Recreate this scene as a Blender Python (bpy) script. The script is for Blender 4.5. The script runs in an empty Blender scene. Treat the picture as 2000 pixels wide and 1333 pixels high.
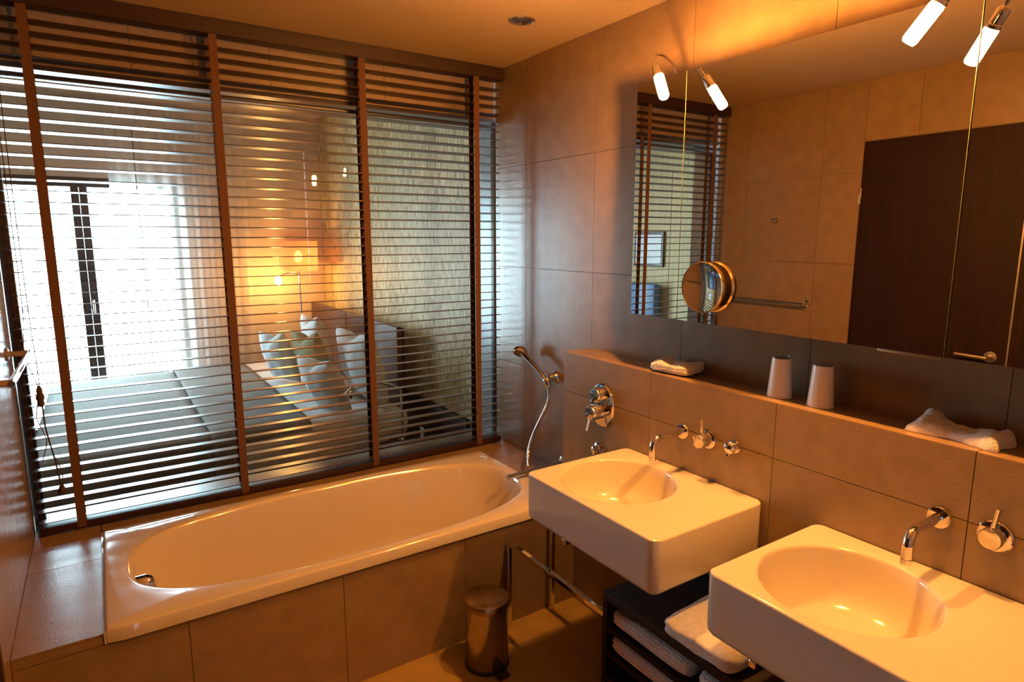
import bpy, bmesh, math, random
from mathutils import Vector, Matrix, noise
random.seed(7)
SC = bpy.context.scene
COL = SC.collection
PI = math.pi

# ------------------------------------------------------------------ camera, sky, exposure
cam_d = bpy.data.cameras.new('camera')
cam = bpy.data.objects.new('camera', cam_d); COL.objects.link(cam)
cam.location = (-1.7718, -2.7721, 1.568)
cam.rotation_euler = (math.radians(90 - 9.457), 0, math.radians(-33.324))
cam_d.sensor_width = 36; cam_d.lens = 36 * 1222.9 / 2000
cam_d.clip_start = .02
SC.camera = cam

SKY = 24.0
world = bpy.data.worlds.new('sky'); SC.world = world
world.use_nodes = True
bg = world.node_tree.nodes['Background']
bg.inputs['Color'].default_value = (.62, .86, 1.0, 1)
bg.inputs['Strength'].default_value = SKY

LAMP_COL = (1.0, .39, .075)
LAMP_POWER = 1250.0
BED_COL = (1.0, .50, .12)

vs = SC.view_settings
SC.display_settings.display_device = 'sRGB'
vs.view_transform = 'Standard'; vs.look = 'None'
vs.exposure = 0.5; vs.gamma = 1.0; vs.use_curve_mapping = False
cy = SC.cycles
cy.max_bounces = 10; cy.diffuse_bounces = 5; cy.glossy_bounces = 6
cy.transmission_bounces = 8; cy.transparent_max_bounces = 16
cy.caustics_reflective = False; cy.caustics_refractive = False
cy.sample_clamp_indirect = 6.0
cy.blur_glossy = .6

# daylight portal in the balcony window (guides sky sampling only)
pd = bpy.data.lights.new('window_portal', 'AREA'); pd.shape = 'RECTANGLE'
pd.size = 1.36; pd.size_y = 2.0
pd.cycles.is_portal = True
po = bpy.data.objects.new('window_portal', pd); COL.objects.link(po)
po.location = (-1.83, 3.36, 1.02); po.rotation_euler = (math.radians(-90), 0, 0)

# ------------------------------------------------------------------ materials
def nodes_of(m):
    m.use_nodes = True
    return m.node_tree.nodes, m.node_tree.links, m.node_tree.nodes['Principled BSDF']

def pmat(name, col, rough=.5, metal=0, spec=.5, coat=0, noise_amt=0, noise_scale=20, bump=0, bump_scale=80,
         stretch=(1, 1, 1), emit=None, emit_s=0, trans=0, sheen=0, rand=0, sss=0, coat_rough=.05):
    m = bpy.data.materials.new(name)
    N, L, P = nodes_of(m)
    P.inputs['Base Color'].default_value = (*col, 1)
    P.inputs['Roughness'].default_value = rough
    P.inputs['Metallic'].default_value = metal
    P.inputs['Specular IOR Level'].default_value = spec
    P.inputs['Coat Weight'].default_value = coat
    P.inputs['Coat Roughness'].default_value = coat_rough
    P.inputs['Transmission Weight'].default_value = trans
    P.inputs['Sheen Weight'].default_value = sheen
    if emit:
        P.inputs['Emission Color'].default_value = (*emit, 1)
        P.inputs['Emission Strength'].default_value = emit_s
    geo = mp = None
    if noise_amt or bump:
        geo = N.new('ShaderNodeNewGeometry')
        mp = N.new('ShaderNodeMapping'); mp.inputs['Scale'].default_value = stretch
        L.new(geo.outputs['Position'], mp.inputs['Vector'])
    if noise_amt or rand:
        mix = N.new('ShaderNodeMix'); mix.data_type = 'RGBA'; mix.blend_type = 'MULTIPLY'
        mix.inputs[0].default_value = 1
        mix.inputs[6].default_value = (*col, 1)
        src = None
        if noise_amt:
            nz = N.new('ShaderNodeTexNoise'); nz.inputs['Scale'].default_value = noise_scale
            nz.inputs['Detail'].default_value = 5
            L.new(mp.outputs[0], nz.inputs['Vector'])
            mr = N.new('ShaderNodeMapRange'); mr.inputs[1].default_value = .3; mr.inputs[2].default_value = .7
            mr.inputs[3].default_value = 1 - noise_amt; mr.inputs[4].default_value = 1 + noise_amt
            L.new(nz.outputs['Fac'], mr.inputs[0]); src = mr.outputs[0]
        if rand:
            oi = N.new('ShaderNodeObjectInfo')
            m2 = N.new('ShaderNodeMapRange'); m2.inputs[3].default_value = 1 - rand; m2.inputs[4].default_value = 1 + rand
            L.new(oi.outputs['Random'], m2.inputs[0])
            if src:
                mu = N.new('ShaderNodeMath'); mu.operation = 'MULTIPLY'
                L.new(src, mu.inputs[0]); L.new(m2.outputs[0], mu.inputs[1]); src = mu.outputs[0]
            else: src = m2.outputs[0]
        L.new(src, mix.inputs[7])
        L.new(mix.outputs[2], P.inputs['Base Color'])
    if bump:
        nb = N.new('ShaderNodeTexNoise'); nb.inputs['Scale'].default_value = bump_scale
        nb.inputs['Detail'].default_value = 6
        L.new(mp.outputs[0], nb.inputs['Vector'])
        bp = N.new('ShaderNodeBump'); bp.inputs['Strength'].default_value = bump; bp.inputs['Distance'].default_value = .004
        L.new(nb.outputs['Fac'], bp.inputs['Height']); L.new(bp.outputs[0], P.inputs['Normal'])
    return m

M = {}
M['tile'] = pmat('stone_tile', (.265, .175, .095), rough=.27, spec=.75, coat=.08, coat_rough=.27, noise_amt=.08, noise_scale=14, bump=.2, bump_scale=140, rand=.04)
M['grout'] = pmat('grout', (.20, .135, .075), rough=.8)
M['paint'] = pmat('ceiling_paint', (.56, .42, .26), rough=.5, noise_amt=.03, noise_scale=3)
M['floor'] = pmat('floor_stone', (.34, .22, .07), rough=.45, noise_amt=.15, noise_scale=9, bump=.15, bump_scale=90)
M['enamel'] = pmat('white_enamel', (.66, .58, .50), rough=.12, spec=.6, coat=.5, noise_amt=.015, noise_scale=4)
M['ceramic'] = pmat('white_ceramic', (.69, .62, .53), rough=.14, spec=.55, coat=.4, noise_amt=.01, noise_scale=4)
M['chrome'] = pmat('chrome', (.82, .80, .78), rough=.07, metal=1, noise_amt=.02, noise_scale=30)
M['steel'] = pmat('brushed_steel', (.50, .43, .37), rough=.22, metal=1, noise_amt=.06, noise_scale=60, stretch=(1, 1, .05))
M['steel_dark'] = pmat('worn_steel_lid', (.36, .27, .21), rough=.34, metal=1, noise_amt=.25, noise_scale=18)
M['black'] = pmat('black_plastic', (.012, .01, .01), rough=.4, noise_amt=.1)
M['mirror'] = pmat('silvered_glass', (.86, .85, .82), rough=0.0, metal=1, noise_amt=.004, noise_scale=1)
M['alu'] = pmat('satin_aluminium', (.62, .58, .52), rough=.3, metal=1, noise_amt=.04)
M['brass'] = pmat('polished_gold_rim', (.86, .68, .36), rough=.12, metal=1, noise_amt=.03)
M['edge_glass'] = pmat('pale_green_glass_edge', (.10, .11, .065), rough=.2, noise_amt=.05)
M['blind'] = pmat('dark_stained_slat', (.050, .024, .014), rough=.33, spec=.42, coat=.08, coat_rough=.25, noise_amt=.25, noise_scale=12, stretch=(.08, 1, 1))
M['rail'] = pmat('dark_stained_rail', (.026, .009, .006), rough=.5, spec=.4, noise_amt=.25, noise_scale=12, stretch=(.08, 1, 1))
M['tape'] = pmat('brown_ladder_tape', (.115, .05, .027), rough=.85, noise_amt=.1, noise_scale=300)
M['cord'] = pmat('dark_brown_cord', (.05, .025, .02), rough=.8, noise_amt=.1)
M['frame'] = pmat('dark_window_frame', (.035, .022, .02), rough=.4, noise_amt=.1)
M['door'] = pmat('dark_wenge_door', (.016, .005, .0035), rough=.55, spec=.2, noise_amt=.45, noise_scale=30, stretch=(1, 3, .05))
M['wenge'] = pmat('dark_wenge_wood', (.018, .008, .005), rough=.6, spec=.25, noise_amt=.35, noise_scale=26, stretch=(1, .1, 1))
M['headboard'] = pmat('reddish_dark_wood', (.065, .022, .018), rough=.4, spec=.4, noise_amt=.2, noise_scale=10, stretch=(1, .2, 1))
M['towel'] = pmat('white_terry', (.82, .77, .73), rough=.95, sheen=.3, noise_amt=.08, noise_scale=60, bump=1.0, bump_scale=260)
M['frost'] = pmat('frosted_tumbler', (.88, .82, .78), rough=.25, spec=.5, trans=.0, noise_amt=.02)
M['bedlinen'] = pmat('white_bed_linen', (.58, .57, .57), rough=.9, noise_amt=.03, noise_scale=8, bump=.3, bump_scale=20)
M['olive'] = pmat('olive_cotton', (.22, .18, .07), rough=.9, noise_amt=.08, noise_scale=40)
M['throw'] = pmat('taupe_bedspread', (.125, .105, .085), rough=.85, noise_amt=.10, noise_scale=70, bump=.5, bump_scale=160, stretch=(1, .15, 1))
M['bedbase'] = pmat('brown_bed_base', (.10, .07, .05), rough=.8, noise_amt=.1)
M['bedwall'] = pmat('bedroom_wall_paint', (.56, .44, .36), rough=.8, noise_amt=.02, noise_scale=4)
M['carpet'] = pmat('bedroom_carpet', (.08, .055, .04), rough=.95, noise_amt=.2, noise_scale=120)
M['jamb'] = pmat('glossy_grey_reveal', (.30, .30, .32), rough=.28, spec=.6, noise_amt=.05, noise_scale=40)
M['leather'] = pmat('blue_leather', (.05, .14, .30), rough=.4, noise_amt=.1)
M['white'] = pmat('white_card', (.8, .8, .8), rough=.6, noise_amt=.01)
M['picture'] = pmat('pale_print', (.62, .66, .70), rough=.4, noise_amt=.08, noise_scale=9)
M['lens'] = pmat('dark_lamp_glass', (.05, .04, .035), rough=.12, noise_amt=.05)
M['balcony'] = pmat('balcony_concrete', (.5, .5, .5), rough=.8, noise_amt=.1)
M['railing'] = pmat('grey_painted_metal', (.25, .28, .30), rough=.5, noise_amt=.05)

def glow(name, col, s):
    m = bpy.data.materials.new(name); N, L, P = nodes_of(m)
    N.remove(P)
    e = N.new('ShaderNodeEmission'); e.inputs[0].default_value = (*col, 1); e.inputs[1].default_value = s
    L.new(e.outputs[0], N['Material Output'].inputs[0]); return m
M['bulb'] = glow('lit_frosted_bulb', LAMP_COL, LAMP_POWER)
M['tip'] = glow('lit_open_bulb_end', LAMP_COL, LAMP_POWER * 5.5)
M['shadebulb'] = glow('dimmed_shade_bulb', BED_COL, 55)
M['bedbulb'] = glow('lit_bedside_bulb', BED_COL, 300)

def thin_glass(name, tint, refl=1.0):
    m = bpy.data.materials.new(name); N, L, P = nodes_of(m); N.remove(P)
    t = N.new('ShaderNodeBsdfTransparent'); t.inputs[0].default_value = (*tint, 1)
    g = N.new('ShaderNodeBsdfGlossy'); g.inputs['Roughness'].default_value = 0.0
    lw = N.new('ShaderNodeLayerWeight'); lw.inputs['Blend'].default_value = .5
    pw = N.new('ShaderNodeMath'); pw.operation = 'POWER'; pw.inputs[1].default_value = 5      # Schlick, same from both faces
    L.new(lw.outputs['Facing'], pw.inputs[0])
    mu = N.new('ShaderNodeMath'); mu.operation = 'MULTIPLY_ADD'; mu.inputs[1].default_value = .96 * refl; mu.inputs[2].default_value = .04 * refl
    mu.use_clamp = True
    L.new(pw.outputs[0], mu.inputs[0])
    mx = N.new('ShaderNodeMixShader')
    L.new(mu.outputs[0], mx.inputs[0]); L.new(t.outputs[0], mx.inputs[1]); L.new(g.outputs[0], mx.inputs[2])
    L.new(mx.outputs[0], N['Material Output'].inputs[0]); return m
M['glass'] = thin_glass('window_glass', (.97, .985, .98))
M['clear'] = thin_glass('clear_tumbler_glass', (.93, .92, .91), 1.5)

def sheer(name, col, mixf, opacity):
    m = bpy.data.materials.new(name); N, L, P = nodes_of(m); N.remove(P)
    d = N.new('ShaderNodeBsdfDiffuse'); d.inputs[0].default_value = (*col, 1)
    t = N.new('ShaderNodeBsdfTranslucent'); t.inputs[0].default_value = (*col, 1)
    tr = N.new('ShaderNodeBsdfTransparent')
    wv = N.new('ShaderNodeTexNoise'); wv.inputs['Scale'].default_value = 400
    a = N.new('ShaderNodeMixShader'); a.inputs[0].default_value = mixf
    L.new(d.outputs[0], a.inputs[1]); L.new(t.outputs[0], a.inputs[2])
    mr = N.new('ShaderNodeMapRange'); mr.inputs[3].default_value = opacity - .05; mr.inputs[4].default_value = opacity + .05
    L.new(wv.outputs['Fac'], mr.inputs[0])
    b = N.new('ShaderNodeMixShader'); L.new(mr.outputs[0], b.inputs[0])
    L.new(tr.outputs[0], b.inputs[1]); L.new(a.outputs[0], b.inputs[2])
    L.new(b.outputs[0], N['Material Output'].inputs[0]); return m
M['sheer'] = sheer('sheer_white_curtain', (.86, .80, .76), .6, .45)
M['shade'] = sheer('pink_lamp_shade', (.80, .36, .24), .5, .97)

def wallpaper(name):
    m = bpy.data.materials.new(name); N, L, P = nodes_of(m)
    geo = N.new('ShaderNodeNewGeometry')
    mp = N.new('ShaderNodeMapping'); mp.inputs['Scale'].default_value = (85, 85, 7)
    L.new(geo.outputs['Position'], mp.inputs[0])
    nz = N.new('ShaderNodeTexNoise'); nz.inputs['Scale'].default_value = 1.6; nz.inputs['Detail'].default_value = 4
    L.new(mp.outputs[0], nz.inputs[0])
    mp2 = N.new('ShaderNodeMapping'); mp2.inputs['Scale'].default_value = (1.5, 2.2, .15)
    L.new(geo.outputs['Position'], mp2.inputs[0])
    n2 = N.new('ShaderNodeTexNoise'); n2.inputs['Scale'].default_value = 1.0; n2.inputs['Detail'].default_value = 2
    L.new(mp2.outputs[0], n2.inputs[0])
    ad = N.new('ShaderNodeMath'); ad.operation = 'MULTIPLY_ADD'; ad.inputs[1].default_value = .35; 
    L.new(n2.outputs[0], ad.inputs[0]); L.new(nz.outputs[0], ad.inputs[2])
    cr = N.new('ShaderNodeValToRGB')
    e = cr.color_ramp.elements
    e[0].position = .52; e[0].color = (.15, .11, .04, 1)
    e[1].position = .80; e[1].color = (.74, .62, .37, 1)
    x = e.new(.66); x.color = (.42, .325, .16, 1)
    L.new(ad.outputs[0], cr.inputs[0]); L.new(cr.outputs[0], P.inputs['Base Color'])
    P.inputs['Roughness'].default_value = .55
    bp = N.new('ShaderNodeBump'); bp.inputs['Strength'].default_value = .4; bp.inputs['Distance'].default_value = .003
    L.new(nz.outputs[0], bp.inputs['Height']); L.new(bp.outputs[0], P.inputs['Normal'])
    return m
M['wallpaper'] = wallpaper('textured_gold_wallpaper')

M['stripes'] = pmat('fine_striped_cream_wallpaper', (.52, .44, .26), rough=.7, noise_amt=.22, noise_scale=20, stretch=(4, 4, .03))

def waffle(name, col):
    m = bpy.data.materials.new(name); N, L, P = nodes_of(m)
    P.inputs['Roughness'].default_value = .95
    geo = N.new('ShaderNodeNewGeometry')
    vo = N.new('ShaderNodeTexVoronoi'); vo.inputs['Scale'].default_value = 125; vo.inputs['Randomness'].default_value = .25
    L.new(geo.outputs['Position'], vo.inputs['Vector'])
    cr = N.new('ShaderNodeValToRGB')
    cr.color_ramp.elements[0].color = (*[c * .45 for c in col], 1); cr.color_ramp.elements[1].color = (*col, 1)
    cr.color_ramp.elements[1].position = .55
    L.new(vo.outputs['Distance'], cr.inputs[0]); L.new(cr.outputs[0], P.inputs['Base Color'])
    bp = N.new('ShaderNodeBump'); bp.inputs['Strength'].default_value = .9; bp.inputs['Distance'].default_value = .004
    L.new(vo.outputs['Distance'], bp.inputs['Height']); L.new(bp.outputs[0], P.inputs['Normal'])
    return m
M['waffle'] = waffle('waffle_weave_towel', (.80, .73, .70))

# ------------------------------------------------------------------ helpers
def link(name, me, mat, parent=None, smooth=None):
    if mat: me.materials.append(M[mat] if isinstance(mat, str) else mat)
    if smooth is not None:
        for p in me.polygons: p.use_smooth = True
        if smooth < 180: me.set_sharp_from_angle(angle=math.radians(smooth))
    o = bpy.data.objects.new(name, me); COL.objects.link(o)
    if parent: o.parent = parent
    return o
def from_bm(name, bm, mat, parent=None, smooth=None):
    bmesh.ops.recalc_face_normals(bm, faces=bm.faces)
    me = bpy.data.meshes.new(name); bm.to_mesh(me); bm.free()
    return link(name, me, mat, parent, smooth)
def tag(o, label=None, cat=None, group=None, kind=None):
    if label: o['label'] = label
    if cat: o['category'] = cat
    if group: o['group'] = group
    if kind: o['kind'] = kind
    return o
def thing(name, label, cat, group=None, loc=(0, 0, 0)):
    o = bpy.data.objects.new(name, None); COL.objects.link(o); o.empty_display_size = .05
    o.location = loc
    return tag(o, label, cat, group)
def bm_box(bm, x0, x1, y0, y1, z0, z1):
    vv = [bm.verts.new((x, y, z)) for x in (x0, x1) for y in (y0, y1) for z in (z0, z1)]
    for f in ((0, 1, 3, 2), (4, 6, 7, 5), (0, 4, 5, 1), (2, 3, 7, 6), (0, 2, 6, 4), (1, 5, 7, 3)):
        bm.faces.new([vv[i] for i in f])
    return vv
def box(name, x0, x1, y0, y1, z0, z1, mat, parent=None, bevel=0, seg=2):
    bm = bmesh.new(); bm_box(bm, min(x0, x1), max(x0, x1), min(y0, y1), max(y0, y1), min(z0, z1), max(z0, z1))
    if bevel:
        bmesh.ops.bevel(bm, geom=bm.edges[:], offset=bevel, segments=seg, affect='EDGES', profile=.5)
    return from_bm(name, bm, mat, parent, 40 if bevel else None)
def struct(name, *a, **k):
    o = box(name, *a, **k); o['kind'] = 'structure'; return o
def basis(d):
    d = Vector(d).normalized()
    u = d.orthogonal().normalized(); v = d.cross(u)
    return u, v, d
def loft(bm, rings, cap0=True, cap1=True, closed=True):
    R = [[bm.verts.new(p) for p in r] for r in rings]
    n = len(R[0])
    for a, b in zip(R, R[1:]):
        for i in range(n if closed else n - 1):
            j = (i + 1) % n
            bm.faces.new((a[i], a[j], b[j], b[i]))
    if cap0: bm.faces.new(R[0][::-1])
    if cap1: bm.faces.new(R[-1])
    return R
def lathe(name, origin, axis, prof, mat, parent=None, n=32, smooth=40, cap0=True, cap1=True, sx=1, sy=1, udir=None):
    """prof: (radius, distance along axis)"""
    u, v, d = basis(axis)
    if udir: u = (Vector(udir) - d * Vector(udir).dot(d)).normalized(); v = d.cross(u)
    o = Vector(origin)
    rings = [[o + d * h + u * (r * sx * math.cos(2 * PI * i / n)) + v * (r * sy * math.sin(2 * PI * i / n)) for i in range(n)] for r, h in prof]
    bm = bmesh.new(); loft(bm, rings, cap0, cap1)
    return from_bm(name, bm, mat, parent, smooth)
def spline(pts, per=8):
    pts = [Vector(p) for p in pts]
    if len(pts) < 3: return pts
    P = [2 * pts[0] - pts[1]] + pts + [2 * pts[-1] - pts[-2]]
    out = []
    for i in range(1, len(P) - 2):
        for k in range(per):
            t = k / per
            a, b, c, d = P[i - 1], P[i], P[i + 1], P[i + 2]
            out.append(.5 * ((2 * b) + (c - a) * t + (2 * a - 5 * b + 4 * c - d) * t * t + (3 * b - a - 3 * c + d) * t ** 3))
    out.append(pts[-1]); return out
def bm_tube(bm, pts, r, n=10, curved=True):
    pts = spline(pts) if curved else [Vector(p) for p in pts]
    rr = r if callable(r) else (lambda t: r)
    t0 = (pts[1] - pts[0]).normalized(); u = t0.orthogonal().normalized()
    rings = []
    for i, p in enumerate(pts):
        t = (pts[min(i + 1, len(pts) - 1)] - pts[max(i - 1, 0)]).normalized()
        u = (u - t * u.dot(t)).normalized(); v = t.cross(u)
        R = rr(i / (len(pts) - 1))
        rings.append([p + u * (R * math.cos(2 * PI * k / n)) + v * (R * math.sin(2 * PI * k / n)) for k in range(n)])
    loft(bm, rings)
def tube(name, pts, r, mat, parent=None, n=10, curved=True):
    bm = bmesh.new(); bm_tube(bm, pts, r, n, curved)
    return from_bm(name, bm, mat, parent, 50)

# tiles: one object per tile; plane axis + cell grid + openings left out
def cut(cell, hole):
    a0, a1, b0, b1 = cell; h0, h1, g0, g1 = hole
    if a1 <= h0 or a0 >= h1 or b1 <= g0 or b0 >= g1: return [cell]
    out = []
    if a0 < h0: out.append((a0, h0, b0, b1))
    if a1 > h1: out.append((h1, a1, b0, b1))
    m0, m1 = max(a0, h0), min(a1, h1)
    if b0 < g0: out.append((m0, m1, b0, g0))
    if b1 > g1: out.append((m0, m1, g1, b1))
    return out
def tiles(parent, axis, face, thick, A, B, mat='tile', holes=(), gap=.0020):
    """face = visible plane; thick signed (towards the wall); A, B = joint positions"""
    for a0, a1 in zip(A, A[1:]):
        for b0, b1 in zip(B, B[1:]):
            cells = [(min(a0, a1), max(a0, a1), min(b0, b1), max(b0, b1))]
            for h in holes: cells = [c for q in cells for c in cut(q, h)]
            for c in cells:
                if c[1] - c[0] < .012 or c[3] - c[2] < .012: continue
                g = gap / 2
                e = random.uniform(0, .0004)
                f0 = face + (e if thick > 0 else -e); f1 = face + thick
                r = ((f0, f1, c[0] + g, c[1] - g, c[2] + g, c[3] - g) if axis == 'x' else
                     (c[0] + g, c[1] - g, f0, f1, c[2] + g, c[3] - g) if axis == 'y' else
                     (c[0] + g, c[1] - g, c[2] + g, c[3] - g, f0, f1))
                box('tile', *r, mat, parent)
def steps(lo, hi, first, step):
    out = [lo]; v = first
    while v < hi - .01:
        if v > lo + .01: out.append(v)
        v += step
    out.append(hi); return out

H = 2.395
WL = -2.06           # left wall
YB = -3.4            # wall behind the camera
DZ = .464            # deck height
TH = .008
ZJ = lambda lo, hi: steps(lo, hi, -.078, .498)
YJ = lambda lo, hi: steps(lo, hi, -.205 - .503 * 7, .503)

# ------------------------------------------------------------------ the setting: bathroom shell
wr = struct('wall_right', TH, .14, YB, 0.078, 0, H + .3, 'grout')
tiles(wr, 'x', 0, TH, YJ(YB, .078), ZJ(0, H))
wl = struct('wall_left', WL - .14, WL - TH, YB, 0.078, 0, H + .3, 'grout')
DOOR = (-1.632, -.882, 0, 2.075)
tiles(wl, 'x', WL, -TH, steps(YB, .078, -.15 - .5 * 7, .5), ZJ(0, H), holes=[(-3.4, -.882, 0, 2.078)])
wb = struct('wall_back', WL, 0, YB - .12, YB - TH, 0, H + .3, 'grout')
tiles(wb, 'y', YB, -TH, steps(WL, 0, WL + .3, .5), ZJ(0, H))
fl = struct('floor', WL - .1, .1, YB - .1, 0.08, -.08, 0, 'floor')
ce = struct('ceiling', WL - .14, .14, YB - .12, .08, H, H + .08, 'paint')
# partition between bathroom and bedroom: parapet and lintel around the glass
wf = struct('wall_far', WL - .14, .14, .082, .29, 0, .447, 'tile')
lint = struct('wall_lintel', WL - .14, .14, .10, .29, 2.165, H + .30, 'bedwall')
tiles(lint, 'y', .092, TH, steps(WL, 0, -.09 - .503 * 4, .503), [2.165, H])
jr = struct('trim_1', .032, .14, .105, .29, .447, 2.165, 'jamb')
jl = struct('trim_2', WL - .14, WL - .005, .105, .29, .447, 2.165, 'jamb')

# glazed opening
w1 = struct('window_1', WL, .03, .092, .128, 2.118, 2.165, 'frame', bevel=.003)
def wpart(n, *a, **k): return box(n, *a, **k)
wpart('frame_sill', WL, .03, .092, .128, .447, .478, 'frame', w1, bevel=.003)
wpart('frame_jamb', WL, WL + .035, .092, .128, .478, 2.118, 'frame', w1, bevel=.003)
wpart('frame_jamb', -.002, .03, .092, .128, .478, 2.118, 'frame', w1, bevel=.003)
wpart('pane', WL + .035, -.002, .107, .113, .478, 2.118, 'glass', w1)

# ledge in front of the right wall
lg = struct('wall_ledge', -.15 + TH, -.001, YB + .001, -.708 - TH, .001, 1.088 - TH, 'grout')
tiles(lg, 'x', -.15, TH, YJ(YB, -.708), [0, .42, .92, 1.0865])
tiles(lg, 'z', 1.088, -TH, [-.15, 0], YJ(YB, -.708))
tiles(lg, 'y', -.708, -TH, [-.15 + TH + .001, 0], [.42, .92, 1.0865 - TH])

# tiled bench and apron round the tub
ap = struct('wall_apron', WL, -.16, -.80 + TH, -.775, 0, DZ - .035, 'grout')
tiles(ap, 'y', -.80, TH, [WL, -1.64, -1.166, -.69, -.20, -.151], [0, DZ - .0345])
tiles(ap, 'y', -.80, TH, [WL, -1.8525], [DZ - .034, DZ - TH])
tiles(ap, 'z', DZ, -TH, [WL, -1.8515], [-.80, -.295, 0.0, .075])
tiles(ap, 'z', DZ, -TH, [-1.848, -1.35, -.85, -.35, 0], [-.078, .075])
tiles(ap, 'z', DZ, -TH, [-.20, 0], [-.708, -.205, -.078])
bs = box('deck_base', WL, -1.8525, -.79, .074, 0, DZ - TH - .001, 'grout', ap)
box('deck_base', -.196, -.001, -.70, .074, 0, DZ - TH - .001, 'grout', ap)
box('deck_base', -1.85, -.197, -.075, .074, 0, DZ - TH - .001, 'grout', ap)

# ------------------------------------------------------------------ bathtub
def rrect_ray(cx, cy, x0, x1, y0, y1, r, ang):
    """distance from (cx,cy) along ang to a rounded rectangle"""
    dx, dy = math.cos(ang), math.sin(ang)
    t = min(((x1 - cx) / dx if dx > 1e-9 else (x0 - cx) / dx if dx < -1e-9 else 1e9),
            ((y1 - cy) / dy if dy > 1e-9 else (y0 - cy) / dy if dy < -1e-9 else 1e9))
    px, py = cx + dx * t, cy + dy * t
    qx = x0 + r if px < x0 + r else x1 - r if px > x1 - r else None
    qy = y0 + r if py < y0 + r else y1 - r if py > y1 - r else None
    if qx is not None and qy is not None:
        ox, oy = cx - qx, cy - qy
        b = ox * dx + oy * dy; c = ox * ox + oy * oy - r * r
        t = -b + math.sqrt(max(0, b * b - c))
    return t
def ring_rr(c, R, r, z, n, angs):
    x0, x1, y0, y1 = R
    return [(c[0] + math.cos(a) * rrect_ray(c[0], c[1], x0, x1, y0, y1, r, a),
             c[1] + math.sin(a) * rrect_ray(c[0], c[1], x0, x1, y0, y1, r, a), z) for a in angs]
def sup(c, a, b, z, n, angs):
    out = []
    for t in angs:
        k = (abs(math.cos(t) / a) ** n + abs(math.sin(t) / b) ** n) ** (-1 / n)
        out.append((c[0] + k * math.cos(t), c[1] + k * math.sin(t), z))
    return out

tub = thing('bathtub', 'long white enamelled bathtub set into the tiled surround under the blind', 'bathtub', loc=(-1.02, -.44, 0))
def tpart(o): o.matrix_parent_inverse = o.parent.matrix_basis.inverted(); return o
TX0, TX1, TY0, TY1 = -1.8465, -.2015, -.812, -.0795
tc = (-1.012, -.438)
N_ = 160
# equal spacing along the outline rather than in angle
angs = sorted(math.atan2(.30 * math.sin(2 * PI * i / N_), .74 * math.cos(2 * PI * i / N_)) % (2 * PI) for i in range(N_))
rings = [ring_rr(tc, (TX0 + .012, TX1 - .012, TY0 + .012, TY1 - .012), .012, DZ - .03, N_, angs),
         ring_rr(tc, (TX0, TX1, TY0, TY1), .014, DZ - .03, N_, angs),
         ring_rr(tc, (TX0, TX1, TY0, TY1), .014, DZ + .006, N_, angs),
         ring_rr(tc, (TX0 + .003, TX1 - .003, TY0 + .003, TY1 - .003), .014, DZ + .011, N_, angs),
         ring_rr(tc, (TX0 + .008, TX1 - .008, TY0 + .008, TY1 - .008), .014, DZ + .013, N_, angs)]
A_, B_ = .762, .326
for da, z in ((.012, .0125), (.004, .011), (-.002, .006), (-.007, -.003), (-.012, -.02)):
    rings.append(sup(tc, A_ + da, B_ + da, DZ + z, 2.75, angs))
for k in range(1, 9):
    t = k / 8
    rings.append(sup((tc[0] - .01 * t, tc[1]), A_ - .012 - .085 * t ** 1.2, B_ - .012 - .045 * t, DZ - .02 - .29 * t, 2.75, angs))
rings += [sup((tc[0] - .01, tc[1]), A_ - .12, B_ - .08, DZ - .34, 2.7, angs),
          sup((tc[0] - .01, tc[1]), A_ - .17, B_ - .125, DZ - .365, 2.6, angs),
          sup((tc[0] - .01, tc[1]), A_ - .30, B_ - .2, DZ - .374, 2.4, angs),
          sup((tc[0] - .01, tc[1]), A_ - .6, B_ - .27, DZ - .376, 2.2, angs)]
bm = bmesh.new(); loft(bm, rings, False, True)
o = from_bm('shell', bm, 'enamel', tub, 40); tpart(o)
tpart(box('sealant', -1.8518, -1.8464, -.803, -.0795, DZ - .032, DZ + .004, 'enamel', tub))
# overflow: upright chrome capsule on the left inner wall
bm = bmesh.new()
cap = []
for sgn in (1,):
    rr = []
    for h, s in ((0, 1), (.028, 1), (.042, .86), (.048, .55), (.050, .2)):
        ring = []
        for i in range(32):
            a = 2 * PI * i / 32
            yy = .027 * s * math.cos(a); zz = .029 * s * math.sin(a) + (.030 if math.sin(a) > 0 else -.026)
            ring.append((-1.748 + h + (-zz) * .22, -.505 + yy, DZ - .058 + zz))
        rr.append(ring)
loft(bm, rr)
tpart(from_bm('overflow', bm, 'chrome', tub, 50))['label'] = 'chrome overflow'
tpart(lathe('drain', (-1.3, -.433, DZ - .3755), (0, 0, 1), [(.032, 0), (.032, .003), (.026, .005), (.024, .002), (.006, .003)], 'chrome', tub))

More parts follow.
